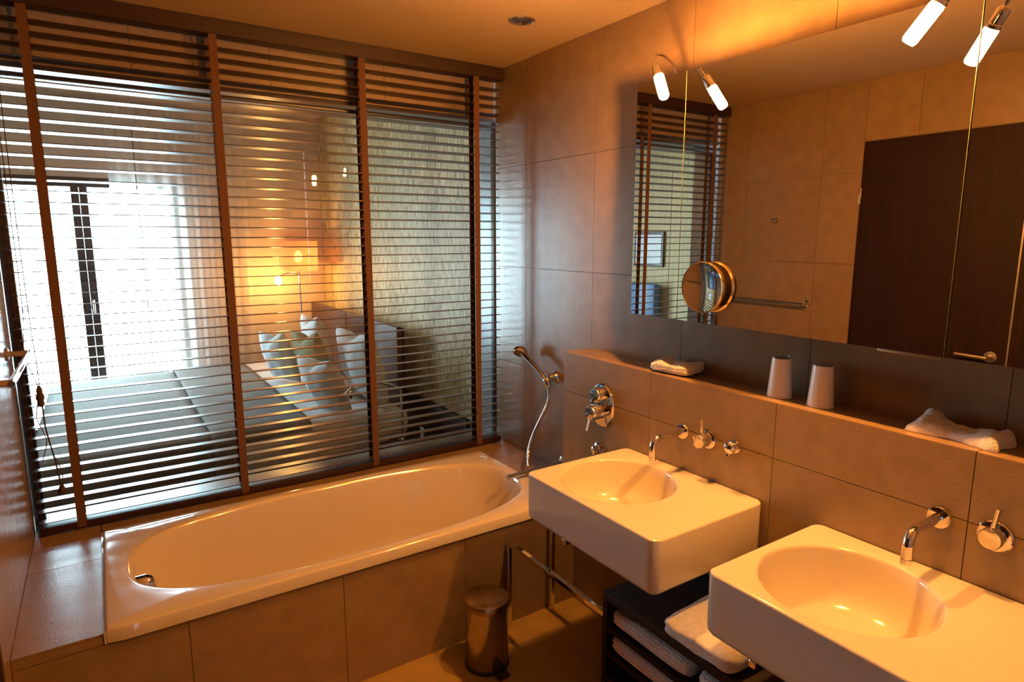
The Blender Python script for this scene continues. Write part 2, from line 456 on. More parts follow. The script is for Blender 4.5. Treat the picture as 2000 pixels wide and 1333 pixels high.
# ------------------------------------------------------------------ wash basins
def make_basin(name, y1, label):
    """y1 = left (window side) end; the basin runs towards the camera"""
    t = thing(name, label, 'sink', 'pair of white wash basins', (-.385, y1 - .3, .777))
    R0 = (-.618, -.153, y1 - .60, y1); c = (-.40, y1 - .222); zt, zb = .777, .608
    n = 144; A = [2 * PI * i / n for i in range(n)]
    # more samples near the corners
    for x in (R0[0], R0[1]):
        for y in (R0[2], R0[3]):
            a = math.atan2(y - c[1], x - c[0]) % (2 * PI)
            A += [a + d for d in (-.06, -.045, -.03, -.015, 0, .015, .03, .045, .06)]
    A = sorted(v % (2 * PI) for v in A)
    def rr(ins, z, r): return ring_rr(c, (R0[0] + ins, R0[1] - ins * .2, R0[2] + ins, R0[3] - ins), r, z, n, A)
    rings = [rr(.03, zb, .012), rr(.018, zb + .003, .018), rr(.008, zb + .009, .022), rr(.002, zb + .018, .026), rr(0, zb + .028, .028),
             rr(0, zt - .006, .028), rr(.0015, zt - .002, .027), rr(.005, zt, .025), rr(.009, zt + .0002, .022)]
    def cr(r, z): return [(c[0] + r * math.cos(a), c[1] + r * math.sin(a), z) for a in A]
    for r, z in ((.197, 0), (.193, -.0008), (.190, -.003), (.1875, -.008), (.183, -.03), (.176, -.06), (.166, -.094), (.150, -.120), (.122, -.138),
                 (.08, -.146), (.03, -.149)):
        rings.append(cr(r, zt + z))
    bm = bmesh.new(); loft(bm, rings)
    tpart(from_bm('bowl_block', bm, 'ceramic', t, 40))
    tpart(lathe('drain', (c[0], c[1], zt - .1495), (0, 0, 1), [(.03, 0), (.03, .003), (.025, .006), (.018, .004), (.004, .005)], 'chrome', t))['label'] = 'chrome drain'
    return t
make_basin('wash_basin', -1.100, 'white block wash basin nearer the bathtub, with a round bowl, above the steel bin')
make_basin('wash_basin', -1.862, 'white block wash basin in the front right corner, farther from the bathtub')

# wall-mounted spouts and mixers
def spout(y, z, label, reach):
    t = thing('basin_spout', label, 'faucet', 'spouts over the basins', (-.15, y, z))
    tpart(lathe('rosette', (-.1495, y, z), (-1, 0, 0), [(.027, 0), (.027, .006), (.025, .009), (.012, .010)], 'chrome', t))
    x1 = -.15 - reach
    pts = [(-.158, y, z), (x1 + .035, y, z - .0)] + [(x1 + .035 - .032 * math.sin(a), y, z - .032 + .032 * math.cos(a)) for a in (.35, .7, 1.05, 1.4, 1.57)] + [(x1 + .003, y, z - .062)]
    tpart(tube('pipe', pts, .0115, 'chrome', t, 16, False))
    tpart(lathe('aerator', (x1 + .003, y, z - .0625), (0, 0, -1), [(.0125, 0), (.0125, .012), (.008, .012), (.007, .008)], 'chrome', t))
    return t
spout(-1.372, .912, 'chrome spout over the basin nearer the bathtub', .148)
spout(-2.160, .909, 'chrome spout over the front right basin', .150)
def mixer(y, z, label, tilt, flat=False):
    t = thing('basin_mixer', label, 'faucet', 'lever mixers beside the spouts', (-.15, y, z))
    r = .036 if flat else .032
    tpart(lathe('rosette', (-.1495, y, z), (-1, 0, 0), [(r, 0), (r, .005), (r - .003, .008), (.02, .009)], 'chrome', t))
    d = .022 if flat else .040
    tpart(lathe('cartridge', (-.158, y, z), (-1, 0, 0), [(.0235, 0), (.0235, d), (.0215, d + .003), (.004, d + .0035)], 'chrome', t))
    x = -.158 - d * .55
    tpart(tube('lever', [(x, y, z + .018), (x - .004, y + tilt, z + .072)], .0055, 'chrome', t, 12, False))
    return t
mixer(-1.476, .913, 'chrome lever mixer left of the small knob, at the basin nearer the bathtub', .002)
mixer(-2.272, .908, 'chrome lever mixer with a wide round plate above the front right basin', -.008, True)
t = thing('wall_fitting', 'small round chrome knob right of the lever mixer on the tiled wall', 'fitting', loc=(-.15, -1.580, .918))
tpart(lathe('rosette', (-.1495, -1.580, .918), (-1, 0, 0), [(.022, 0), (.022, .004), (.012, .006), (.010, .014)], 'chrome', t))
tpart(lathe('cap', (-.163, -1.580, .918), (-1, 0, 0), [(.010, 0), (.018, .004), (.0215, .011), (.019, .020), (.011, .026), (.003, .028)], 'chrome', t))
tpart(tube('stub', [(-.176, -1.580, .900), (-.182, -1.576, .889)], .006, 'chrome', t, 10, False))

# bath mixer: oval plate with two controls
t = thing('bath_mixer', 'oval chrome bath mixer plate with a lever on the ledge front wall', 'faucet', loc=(-.15, -.962, .91))
tpart(lathe('plate', (-.1495, -.962, .91), (-1, 0, 0), [(.088, 0), (.088, .006), (.083, .011), (.06, .013), (.02, .0135)], 'chrome', t, 48, udir=(0, 0, 1), sy=.78))
tpart(lathe('diverter', (-.162, -.958, .955), (-1, 0, 0), [(.030, 0), (.030, .028), (.026, .034), (.006, .036)], 'chrome', t))
tpart(lathe('cartridge', (-.162, -.955, .885), (-1, 0, 0), [(.031, 0), (.031, .046), (.027, .053), (.006, .055)], 'chrome', t))
tpart(tube('lever', [(-.205, -.95, .868), (-.216, -.945, .812)], .0045, 'chrome', t, 10, False))
t = thing('wall_elbow', 'round chrome hose outlet just above the rear corner of the first basin', 'valve', loc=(-.15, -.945, .722))
tpart(lathe('rosette', (-.1495, -.945, .722), (-1, 0, 0), [(.030, 0), (.030, .006), (.026, .010), (.015, .012)], 'chrome', t))
tpart(lathe('cap', (-.160, -.945, .722), (-1, 0, 0), [(.018, 0), (.018, .018), (.014, .022), (.004, .023)], 'chrome', t))

# hand shower
t = thing('hand_shower', 'chrome hand shower in a wall holder with a long curved hose', 'shower', loc=(0, -.47, .90))
tpart(lathe('wall_plate', (-.0005, -.462, .912), (-1, 0, 0), [(.028, 0), (.028, .006), (.022, .012), (.018, .04), (.016, .05)], 'chrome', t))
tpart(lathe('cradle', (-.062, -.485, .872), (-.05, .25, .6), [(.014, 0), (.017, .004), (.018, .04), (.016, .044)], 'chrome', t, 20))
HP = [(-.066, -.478, .892), (-.070, -.44, .925), (-.072, -.36, .968), (-.073, -.285, 1.002)]
tpart(tube('handle', HP, lambda s: .0105 + .003 * s, 'chrome', t, 14))
hd = Vector((-.55, -.35, -.72)).normalized()
hc = Vector((-.073, -.262, 1.012))
tpart(lathe('head', hc - hd * .012, hd, [(.010, -.012), (.024, -.006), (.034, .004), (.037, .014), (.037, .022), (.034, .024)], 'chrome', t, 32))
tpart(lathe('spray_face', hc + hd * .012, hd, [(.034, 0), (.033, .002), (.015, .003), (.004, .003)], 'alu', t, 28))
HOSE = [(-.066, -.487, .868), (-.073, -.50, .82), (-.082, -.478, .76), (-.100, -.458, .70), (-.125, -.445, .635), (-.150, -.452, .58), (-.170, -.475, .54), (-.185, -.505, .518)]
tpart(tube('hose', HOSE, .0075, 'chrome', t, 10))
t = thing('bath_spout', 'straight chrome bath spout reaching over the tub rim behind the first basin', 'faucet', loc=(0, -.52, .505))
tpart(tube('pipe', [(-.004, -.52, .507), (-.298, -.52, .497)], .0105, 'chrome', t, 18, False))
tpart(lathe('nozzle', (-.297, -.52, .497), (-1, 0, -.034), [(.0125, 0), (.0125, .018), (.009, .018), (.007, .012)], 'chrome', t))
tpart(lathe('rosette', (-.0005, -.52, .507), (-1, 0, 0), [(.026, 0), (.026, .006), (.02, .01)], 'chrome', t))

# ------------------------------------------------------------------ mirror cabinet, lamps, magnifying mirror
mc = thing('mirror_cabinet', 'wide wall mirror cabinet with three mirrored doors above the ledge', 'mirror', loc=(-.07, -1.78, 1.29))
MY0, MY1, MZ0, MZ1 = -2.47, -1.103, 1.292, 2.087
tpart(box('body', -.1445, -.0005, MY0 + .003, MY1 - .003, MZ0 + .002, MZ1 - .003, 'alu', mc))
for a, b in ((MY1, -1.3205), (-1.3235, -2.1295), (-2.1335, MY0)):
    d = tpart(box('mirror_door', -.153, -.147, b, a, MZ0, MZ1, 'mirror', mc))
    tpart(box('edge_strip', -.1529, -.1471, b - .0011, b - .0001, MZ0, MZ1, 'edge_glass', d))
tpart(box('light_strip', -.152, -.146, -2.128, -1.98, MZ0 - .007, MZ0 - .0005, 'alu', mc, bevel=.001))

def mirror_lamp(base, path, tip0, tip1, label):
    t = thing('mirror_lamp', label, 'lamp', 'lamps over the mirror', base)
    tpart(lathe('foot', base, (0, 0, 1), [(.016, 0), (.016, .006), (.006, .009)], 'chrome', t, 20))
    tpart(tube('arm', path, .0045, 'chrome', t, 10))
    d = (Vector(tip1) - Vector(tip0)).normalized(); a = Vector(tip0)
    tpart(lathe('socket', a - d * .034, d, [(.006, -.006), (.013, 0), (.0145, .004), (.0145, .032), (.0165, .034), (.0165, .042), (.012, .042)], 'chrome', t, 24))
    L_ = (Vector(tip1) - a).length
    tpart(lathe('bulb', a + d * .0085, d, [(.006, 0), (.0148, .001), (.0155, .004), (.0155, L_ - .014), (.0135, L_ - .0095), (.004, L_ - .0085)], 'bulb', t, 24))
    tpart(lathe('bulb_tip', a + d * (L_ + .0002), d, [(.0125, 0), (.0125, .0006), (.003, .0008)], 'tip', t, 20))
    return t
mirror_lamp((-.10, -1.235, 2.0875), [(-.10, -1.235, 2.094), (-.135, -1.245, 2.125), (-.20, -1.258, 2.143), (-.250, -1.272, 2.128), (-.268, -1.296, 2.092)],
            (-.2745, -1.316, 2.060), (-.291, -1.360, 1.986), 'lit tube lamp on a curved chrome arm at the window end of the mirror')
mirror_lamp((-.10, -2.22, 2.0875), [(-.10, -2.22, 2.094), (-.14, -2.205, 2.125), (-.205, -2.175, 2.138), (-.255, -2.147, 2.120), (-.277, -2.124, 2.078)],
            (-.285, -2.104, 2.044), (-.302, -2.056, 1.972), 'lit tube lamp at the top right of the mirror, farther from the window')

t = thing('magnifying_mirror', 'round magnifying mirror in a gold rim on the mirror cabinet', 'mirror', loc=(-.153, -1.47, 1.41))
mcx, mcy, mcz = -.164, -1.449, 1.4105
tpart(lathe('rim', (mcx, mcy, mcz), (-1, 0, 0), [(.060, 0), (.078, .002), (.0815, .008), (.0815, .021), (.0795, .024), (.0775, .023), (.0775, .017), (.06, .008)], 'brass', t, 64))
pr = [(.0775 * (1 - i / 16), .021 - .0075 * (1 - (1 - i / 16) ** 2)) for i in range(16)]
tpart(lathe('glass', (mcx, mcy, mcz), (-1, 0, 0), pr, 'mirror', t, 64, smooth=179, cap0=False))
tpart(lathe('mount', (-.1532, mcy, mcz), (-1, 0, 0), [(.03, 0), (.03, .005), (.022, .0108)], 'alu', t, 24))

# ------------------------------------------------------------------ on the ledge
def lump_towel(name, loc, sx, sy, sz, rot, label, mat, group=None, seed=0, fold=.006, profile=4, wave=.006, curl=0, sq=.42):
    """a folded towel: rounded slab with a soft surface and a fold line round its edge"""
    bm = bmesh.new()
    nu, nv = 64, 26
    rings = []
    for i in range(nv + 1):
        ph = -PI / 2 + PI * i / nv
        cz = math.sin(ph); cz = math.copysign(abs(cz) ** (2 / profile), cz)
        cr_ = max(.02, math.cos(ph)) ** (2 / profile) if abs(math.cos(ph)) > .02 else .02
        ring = []
        for k in range(nu):
            a = 2 * PI * k / nu
            ex = math.copysign(abs(math.cos(a)) ** sq, math.cos(a)); ey = math.copysign(abs(math.sin(a)) ** sq, math.sin(a))
            x, y, z = sx / 2 * cr_ * ex, sy / 2 * cr_ * ey, sz / 2 * cz
            nz = noise.noise(Vector((x * 22 + seed * 7, y * 22, z * 30)))
            nz2 = noise.noise(Vector((x * 60 + seed * 3, y * 60, z * 60)))
            z2 = z + wave * nz * (1 if z > -sz * .3 else 0) + .0015 * nz2
            ins = 1 - fold * 6 * math.exp(-((cz + .12 * math.sin(a * 2 + seed)) / .2) ** 2) * .5
            if curl: z2 += curl * (abs(y) / (sy / 2)) ** 2.2 * (1 if z > 0 else .3)
            ring.append((x * ins, y * ins, z2 + sz / 2))
        rings.append(ring)
    loft(bm, rings)
    o = from_bm(name, bm, mat, None, 180)
    zmin = min(v.co.z for v in o.data.vertices)
    for v in o.data.vertices: v.co.z -= zmin
    o.location = loc; o.rotation_euler = (0, 0, rot)
    return tag(o, label, 'towel', group)
lump_towel('folded_towel', (-.072, -1.262, 1.0882), .118, .170, .042, .10, 'small folded white towel on the ledge left of the tumblers', 'towel', 'face towels on the ledge', 1, fold=.016, wave=.013, sq=.3, profile=3.2)
def crumpled(loc, label):
    bm = bmesh.new(); nu, nv = 26, 44; sx, sy = .105, .20
    top, bot = [], []
    for j in range(nv):
        v = j / (nv - 1) * 2 - 1
        for i in range(nu):
            u = i / (nu - 1) * 2 - 1
            pin = 1 - .10 * noise.noise(Vector((v * 3, 2, 0))) - .25 * (1 - abs(v) ** .5 if False else 0)
            x = u * sx / 2 * (1 - .28 * math.exp(-(v / .4) ** 2)) * pin; y = v * sy / 2 * (1 + .05 * math.sin(u * 4))
            e = (1 - abs(u) ** 5) * (1 - abs(v) ** 9)
            base = .020 + .022 * math.exp(-((v - .72) / .28) ** 2) * (1 + .5 * u) + .014 * math.exp(-((v + .8) / .25) ** 2)
            h = base + .010 * noise.noise(Vector((x * 45, y * 30, 3))) + .005 * noise.noise(Vector((x * 110, y * 80, 9)))
            top.append(bm.verts.new((x, y, .002 + max(.006, h) * max(e, .0) ** .4)))
            bot.append(bm.verts.new((x * .98, y * .98, 0)))
    def q(L, flip):
        for j in range(nv - 1):
            for i in range(nu - 1):
                f = (L[j * nu + i], L[j * nu + i + 1], L[(j + 1) * nu + i + 1], L[(j + 1) * nu + i])
                bm.faces.new(f[::-1] if flip else f)
    q(top, False); q(bot, True)
    ed = [j for j in range(nu)] + [k * nu + nu - 1 for k in range(1, nv)] + [(nv - 1) * nu + i for i in range(nu - 2, -1, -1)] + [k * nu for k in range(nv - 2, 0, -1)]
    for a, b in zip(ed, ed[1:] + ed[:1]): bm.faces.new((top[b], top[a], bot[a], bot[b]))
    o = from_bm('crumpled_towel', bm, 'towel', None, 180)
    o.location = loc; o.rotation_euler = (0, 0, -.05)
    return tag(o, label, 'towel', 'face towels on the ledge')
crumpled((-.066, -2.150, 1.0882), 'small crumpled white towel on the ledge right of the tumblers')

def tumbler(y, x, label):
    t = thing('tumbler', label, 'glass', 'upturned tumblers on the ledge', (x, y, 1.088))
    h = .123
    tpart(lathe('body', (x, y, 1.0884), (0, 0, 1), [(.0325, 0), (.0355, 0), (.0355, .004), (.0273, h - .006), (.0272, h - .0045), (.022, h - .0042)], 'frost', t, 40))
    tpart(lathe('base', (x, y, 1.0884), (0, 0, 1), [(.0262, h - .004), (.0272, h - .004), (.0270, h), (.0262, h + .0015), (.0235, h), (.023, h - .004)], 'clear', t, 40))
    return t
tumbler(-1.668, -.070, 'white upturned tumbler on the ledge, the one nearer the window')
tumbler(-1.800, -.072, 'white upturned tumbler on the ledge, the one nearer the crumpled towel')

# ------------------------------------------------------------------ under the basins: shelf unit, towels, frame
CX0, CX1, CY0, CY1, CZ1 = -.515, -.158, -2.55, -1.392, .452
cb = thing('shelf_cabinet', 'low dark wood open shelf unit with towels under the basins', 'shelf', loc=(-.33, -1.95, 0))
tpart(box('top_board', CX0, CX1, CY0, CY1, CZ1 - .028, CZ1, 'wenge', cb, bevel=.0015))
tpart(box('side_panel', CX0, CX1, CY1 - .018, CY1, .012, CZ1 - .0285, 'wenge', cb))
tpart(box('side_panel', CX0, CX1, CY0, CY0 + .018, .012, CZ1 - .0285, 'wenge', cb))
tpart(box('back_panel', CX1 - .012, CX1, CY0 + .025, CY1 - .025, .012, CZ1 - .0285, 'wenge', cb))
for z in (.335, .247, .159):
    tpart(box('shelf_board', CX0 + .003, CX1 - .013, CY0 + .0185, CY1 - .0185, z - .014, z, 'wenge', cb))
tpart(box('bottom_board', CX0 + .003, CX1 - .013, CY0 + .0185, CY1 - .0185, .030, .052, 'wenge', cb))
tpart(box('plinth', CX0 + .03, CX1 - .02, CY0 + .03, CY1 - .03, 0, .0295, 'black', cb))

def roll_towel(loc, length, r, label, seed, flat=.92):
    """waffle towel folded in three with its rounded fold to the front, long side along y"""
    bm = bmesh.new(); n = 36; m = 30; rings = []
    for j in range(m + 1):
        v = j / m; y = (v - .5) * length
        e = 1 - .10 * max(0, abs(v - .5) * 2 - .85) / .15
        ring = []
        for k in range(n):
            a = 2 * PI * k / n
            x = r * 1.75 * math.copysign(abs(math.cos(a)) ** .7, math.cos(a)); z = r * flat * math.copysign(abs(math.sin(a)) ** .75, math.sin(a))
            q = 1 + .05 * noise.noise(Vector((y * 9 + seed, math.cos(a) * 1.5, math.sin(a) * 1.5)))
            dz = -.006 * math.exp(-((z) / .004) ** 2)
            ring.append((x * e * q + (dz if x < 0 else 0) * -1, y, z * e * q))
        rings.append(ring)
    loft(bm, rings)
    o = from_bm('rolled_towel', bm, 'waffle', None, 60)
    zm = min(v.co.z for v in o.data.vertices)
    for v in o.data.vertices: v.co.z -= zm
    o.location = loc
    return tag(o, label, 'towel', 'waffle towels in the shelf unit')
roll_towel((-.447, -1.572, .3354), .30, .0325, 'waffle towel on the top shelf, nearer the bathtub end', 1)
roll_towel((-.450, -1.580, .2474), .31, .0320, 'waffle towel on the shelf below the top one', 5)
roll_towel((-.447, -1.915, .3354), .30, .0320, 'waffle towel on the top shelf, second from the bathtub end', 9)
lump_towel('folded_towel', (-.398, -1.765, CZ1 + .0004), .265, .245, .058, .03, 'thick folded white bath towel on top of the shelf unit between the basins', 'towel', None, 4, wave=.011, sq=.26, fold=.012)

fr = thing('washstand_frame', 'square chrome towel frame beside the shelf unit, standing against the tub front', 'towel rack', loc=(-.4, -.83, 0))
q = .009
def bar(x0, x1, y0, y1, z0, z1, nm): tpart(box(nm, x0, x1, y0, y1, z0, z1, 'chrome', fr, bevel=.0015, seg=1))
bar(-.508, -.490, -1.390, -.806, .352, .370, 'towel_rail')
bar(-.508, -.490, -.824, -.806, 0, .3515, 'leg')
bar(-.300, -.282, -.834, -.816, 0, .588, 'leg')
bar(-.300, -.282, -2.40, -.816, .5885, .6065, 'top_bar')
bar(-.600, -.3005, -1.30, -1.282, .5885, .6065, 'cross_bar')
bar(-.600, -.3005, -2.00, -1.982, .5885, .6065, 'cross_bar')

# pedal bin
bx, by = -.690, -.957
t = thing('pedal_bin', 'small steel pedal bin on the floor in front of the tub', 'bin', loc=(bx, by, 0))
tpart(lathe('body', (bx, by, .012), (0, 0, 1), [(.079, 0), (.080, .002), (.080, .226), (.077, .229)], 'steel', t, 48))
tpart(lathe('base', (bx, by, 0), (0, 0, 1), [(.080, 0), (.083, .001), (.083, .010), (.080, .0115)], 'black', t, 48))
tpart(lathe('lid', (bx, by, .2415), (0, 0, 1), [(.083, 0), (.0845, .001), (.0845, .020), (.0825, .024), (.074, .0275), (.04, .030), (.005, .031)], 'steel_dark', t, 48))
pdv = Vector((.03, -1, 0)).normalized()
pb = bmesh.new()
for (w0, z0, z1, d0, d1) in ((.022, .004, .030, .079, .090), (.024, .006, .014, .089, .118)):
    s = Vector((pdv.y, -pdv.x, 0)); c0 = Vector((bx, by, 0))
    P = [c0 + pdv * d + s * w + Vector((0, 0, z)) for d in (d0, d1) for w in (-w0, w0) for z in (z0, z1)]
    vv = [pb.verts.new(p) for p in P]
    for f in ((0, 1, 3, 2), (4, 6, 7, 5), (0, 4, 5, 1), (2, 3, 7, 6), (0, 2, 6, 4), (1, 5, 7, 3)): pb.faces.new([vv[i] for i in f])
tpart(from_bm('pedal', pb, 'black', t))

# ------------------------------------------------------------------ left wall fittings and door
d1 = struct('door_1', WL - .045, WL - .003, DOOR[0], DOOR[1], .006, DOOR[3], 'door', bevel=.002, seg=1)
t = d1
lathe('rosette', (WL - .0028, -1.572, 1.0), (1, 0, 0), [(.027, 0), (.027, .008), (.012, .010), (.010, .045)], 'alu', t, 28)
tube('handle', [(WL + .043, -1.575, 1.0), (WL + .050, -1.555, 1.0), (WL + .050, -1.44, 1.003)], .009, 'alu', t, 12)
lathe('hinge', (WL + .004, -.886, 1.745), (0, 0, 1), [(.006, 0), (.007, .002), (.007, .083), (.006, .085)], 'brass', t, 12)
lathe('hinge', (WL + .004, -.886, .25), (0, 0, 1), [(.006, 0), (.007, .002), (.007, .083), (.006, .085)], 'brass', t, 12)
box('edge_strip', WL - .03, WL + .001, -1.640, -1.633, .006, DOOR[3], 'alu', t)
struct('door_2', WL - .06, WL - .002, YB + .02, -1.642, .006, DOOR[3], 'door')
tb = thing('towel_bar', 'chrome towel bar on the left wall beside the blind', 'towel bar', loc=(WL, -.34, 1.17))
tpart(tube('rail', [(-1.998, -.055, 1.172), (-1.998, -.632, 1.172)], .009, 'chrome', tb, 14, False))
for y in (-.075, -.618):
    tpart(lathe('post', (WL + .0003, y, 1.172), (1, 0, 0), [(.022, 0), (.022, .006), (.010, .009), (.010, .060), (.012, .066)], 'chrome', tb, 20))
t = thing('robe_hook', 'small chrome robe hook on the left wall, seen in the mirror', 'hook', loc=(WL, -.383, 1.667))
tpart(lathe('plate', (WL + .0003, -.383, 1.667), (1, 0, 0), [(.014, 0), (.014, .004), (.006, .006), (.006, .026)], 'chrome', t, 20))
tpart(lathe('tip', (WL + .026, -.383, 1.667), (1, 0, .3), [(.006, 0), (.010, .003), (.010, .010), (.004, .012)], 'chrome', t, 20))

# recessed ceiling spot
t = thing('ceiling_spot', 'round recessed ceiling spot, unlit, near the blind corner', 'lamp', loc=(-.316, -.631, H))
tpart(lathe('ring', (-.316, -.631, H - .0003), (0, 0, -1), [(.050, 0), (.050, .003), (.046, .006), (.039, .005), (.037, .001)], 'chrome', t, 40, cap1=False, cap0=False))
tpart(lathe('lens', (-.316, -.631, H - .0005), (0, 0, -1), [(.038, 0), (.038, .0015), (.01, .002)], 'lens', t, 32))

# ------------------------------------------------------------------ venetian blind
vb = thing('venetian_blind', 'dark wooden venetian blind with brown tapes, covering the glass wall', 'blind', loc=(-1.03, .025, DZ))
BX0, BX1 = WL + .020, -.020
TAPES = (-1.910, -1.326, -.734, -.158)
tpart(box('headrail', WL + .004, -.004, -.006, .058, 2.335, H - .002, 'rail', vb, bevel=.002, seg=1))
for x in (-1.05, -.45, -.30):
    tpart(box('bracket', x - .012, x + .012, -.009, -.0065, 2.372, H - .003, 'rail', vb))
pitch, z0 = .0403, .5185
nsl = int((2.325 - z0) / pitch) + 1
sl_me = None
for i in range(nsl):
    z = z0 + i * pitch
    if sl_me is None:
        bm = bmesh.new(); bm_box(bm, BX0, BX1, 0, .05, -.0016, .0016)
        bmesh.ops.bevel(bm, geom=[e for e in bm.edges if abs(e.verts[0].co.x - e.verts[1].co.x) > .1], offset=.0008, segments=1, affect='EDGES')
        bmesh.ops.recalc_face_normals(bm, faces=bm.faces)
        sl_me = bpy.data.meshes.new('slat'); bm.to_mesh(sl_me); bm.free(); sl_me.materials.append(M['blind'])
    o = bpy.data.objects.new('slat', sl_me); COL.objects.link(o); o.parent = vb
    tpart(o); o.location = (0, random.uniform(-.0012, .0012), z)
    o.rotation_euler = (random.uniform(-.010, .010) - .07, random.uniform(-.0006, .0006), 0)
tpart(box('bottom_rail', BX0, BX1, -.001, .051, .470, .497, 'rail', vb, bevel=.003))
for x in TAPES:
    for y in (-.0035, .0525):
        tpart(box('tape', x - .0145, x + .0145, y, y + .0012, .478, 2.336, 'tape', vb))
    tpart(box('tape_clip', x - .0145, x + .0145, -.0035, .050, .4665, .4695, 'tape', vb))
# pull cords with knots on the left
def cord(pts, r=.0016): tpart(tube('cord', pts, r, 'cord', vb, 6))
cord([(-2.005, -.012, 2.33), (-2.006, -.013, 1.8), (-2.005, -.014, 1.35), (-2.012, -.018, 1.22), (-2.02, -.02, 1.16), (-1.998, -.022, 1.08), (-1.990, -.022, 1.04)])
cord([(-1.990, -.012, 2.33), (-1.992, -.013, 1.8), (-1.990, -.016, 1.3), (-1.985, -.02, 1.12), (-1.985, -.022, 1.04)])
cord([(-1.984, -.022, .975), (-1.982, -.022, .88), (-1.967, -.022, .76), (-1.958, -.022, .66)], .0028)
cord([(-1.990, -.022, 1.0), (-2.004, -.022, .93), (-1.990, -.022, .87), (-1.985, -.022, .83), (-2.004, -.02, .76)])
cord([(-1.965, -.022, .77), (-1.950, -.024, .71), (-1.955, -.024, .665)])
tpart(lathe('knot', (-1.987, -.022, .965), (0, 0, 1), [(.004, 0), (.012, .008), (.010, .022), (.014, .034), (.009, .05), (.010, .062), (.004, .078)], 'cord', vb, 10))
tpart(lathe('tassel', (-1.957, -.024, .628), (0, 0, 1), [(.006, 0), (.013, .003), (.014, .014), (.009, .026), (.005, .038)], 'cord', vb, 14))
tpart(tube('ladder_cord', [(-2.028, -.004, 2.33), (-2.028, -.004, .49)], .0012, 'cord', vb, 6, False))
tpart(tube('tilt_wand', [(-1.62, .075, 1.97), (-1.62, .075, 1.03)], .0015, 'cord', vb, 6, False))

# ------------------------------------------------------------------ the bedroom behind the glass
BXL, BXR, BY1, BH = -3.7, .045, 3.3, 2.65
struct('floor', BXL, .14, .29, BY1 + .2, -.08, 0, 'carpet')
struct('ceiling', BXL - .1, .14, .29, BY1 + .2, BH, BH + .08, 'bedwall')
struct('wall_right', BXR, BXR + .12, .29, BY1 + .2, 0, BH, 'wallpaper')
struct('wall_left', BXL - .1, BXL, .29, BY1 + .2, 0, BH, 'stripes')
struct('wall_front', BXL, WL - .14, .20, .29, 0, BH, 'bedwall')
WX0, WX1, WZ1 = -2.50, -1.16, 2.03
fw = struct('wall_far', WX1, BXR, BY1, BY1 + .15, 0, BH, 'bedwall')
box('wall_panel', BXL, WX0, BY1, BY1 + .15, 0, BH, 'bedwall', fw)
box('wall_header', WX0, WX1, BY1, BY1 + .15, WZ1, BH, 'bedwall', fw)
w2 = struct('window_2', WX0, WX1, BY1 + .02, BY1 + .09, WZ1 - .075, WZ1, 'frame')
for a, b in ((-1.900, -1.8458), (-1.8442, -1.790), (WX0, WX0 + .06), (WX1 - .06, WX1)):
    box('frame_post', a, b, BY1 + .02, BY1 + .09, .0, WZ1 - .075, 'frame', w2)
box('frame_sill', WX0, WX1, BY1 + .02, BY1 + .09, 0, .05, 'frame', w2)
box('pane', WX0 + .06, -1.90, BY1 + .05, BY1 + .056, .05, WZ1 - .075, 'glass', w2)
box('pane', -1.79, WX1 - .06, BY1 + .05, BY1 + .056, .05, WZ1 - .075, 'glass', w2)
tube('handle', [(-1.825, BY1 + .018, 1.06), (-1.825, BY1 - .02, 1.06), (-1.825, BY1 - .025, 1.04), (-1.825, BY1 - .025, .96)], .008, 'alu', w2, 10, False)
# balcony outside
struct('floor', -4.2, .6, BY1 + .2, BY1 + 1.6, -.15, -.02, 'balcony')
rl = thing('balcony_railing', 'grey metal balcony railing outside the bedroom window', 'railing', loc=(-2, BY1 + 1.4, 0))
tpart(box('top_rail', -4.2, .6, BY1 + 1.38, BY1 + 1.42, .86, .90, 'railing', rl))
for k in range(10):
    tpart(box('post', -4.1 + k * .5, -4.075 + k * .5, BY1 + 1.385, BY1 + 1.415, -.02, .8595, 'railing', rl))

# curtain
bm = bmesh.new(); nu, nv = 150, 12; g = []
for j in range(nv + 1):
    z = .02 + (BH - .06) * j / nv
    for i in range(nu + 1):
        u = i / nu; x = -1.64 + 1.02 * u
        g.append(bm.verts.new((x, BY1 - .09 + .028 * math.sin(u * 64 + .4 * math.sin(u * 9)) * (1 - .3 * j / nv) + .01 * math.sin(u * 23 + j * .2), z)))
for j in range(nv):
    for i in range(nu):
        bm.faces.new((g[j * (nu + 1) + i], g[j * (nu + 1) + i + 1], g[(j + 1) * (nu + 1) + i + 1], g[(j + 1) * (nu + 1) + i]))
tag(from_bm('sheer_curtain', bm, 'sheer', None, 180), 'sheer white floor length curtain at the right side of the bedroom window', 'curtain')

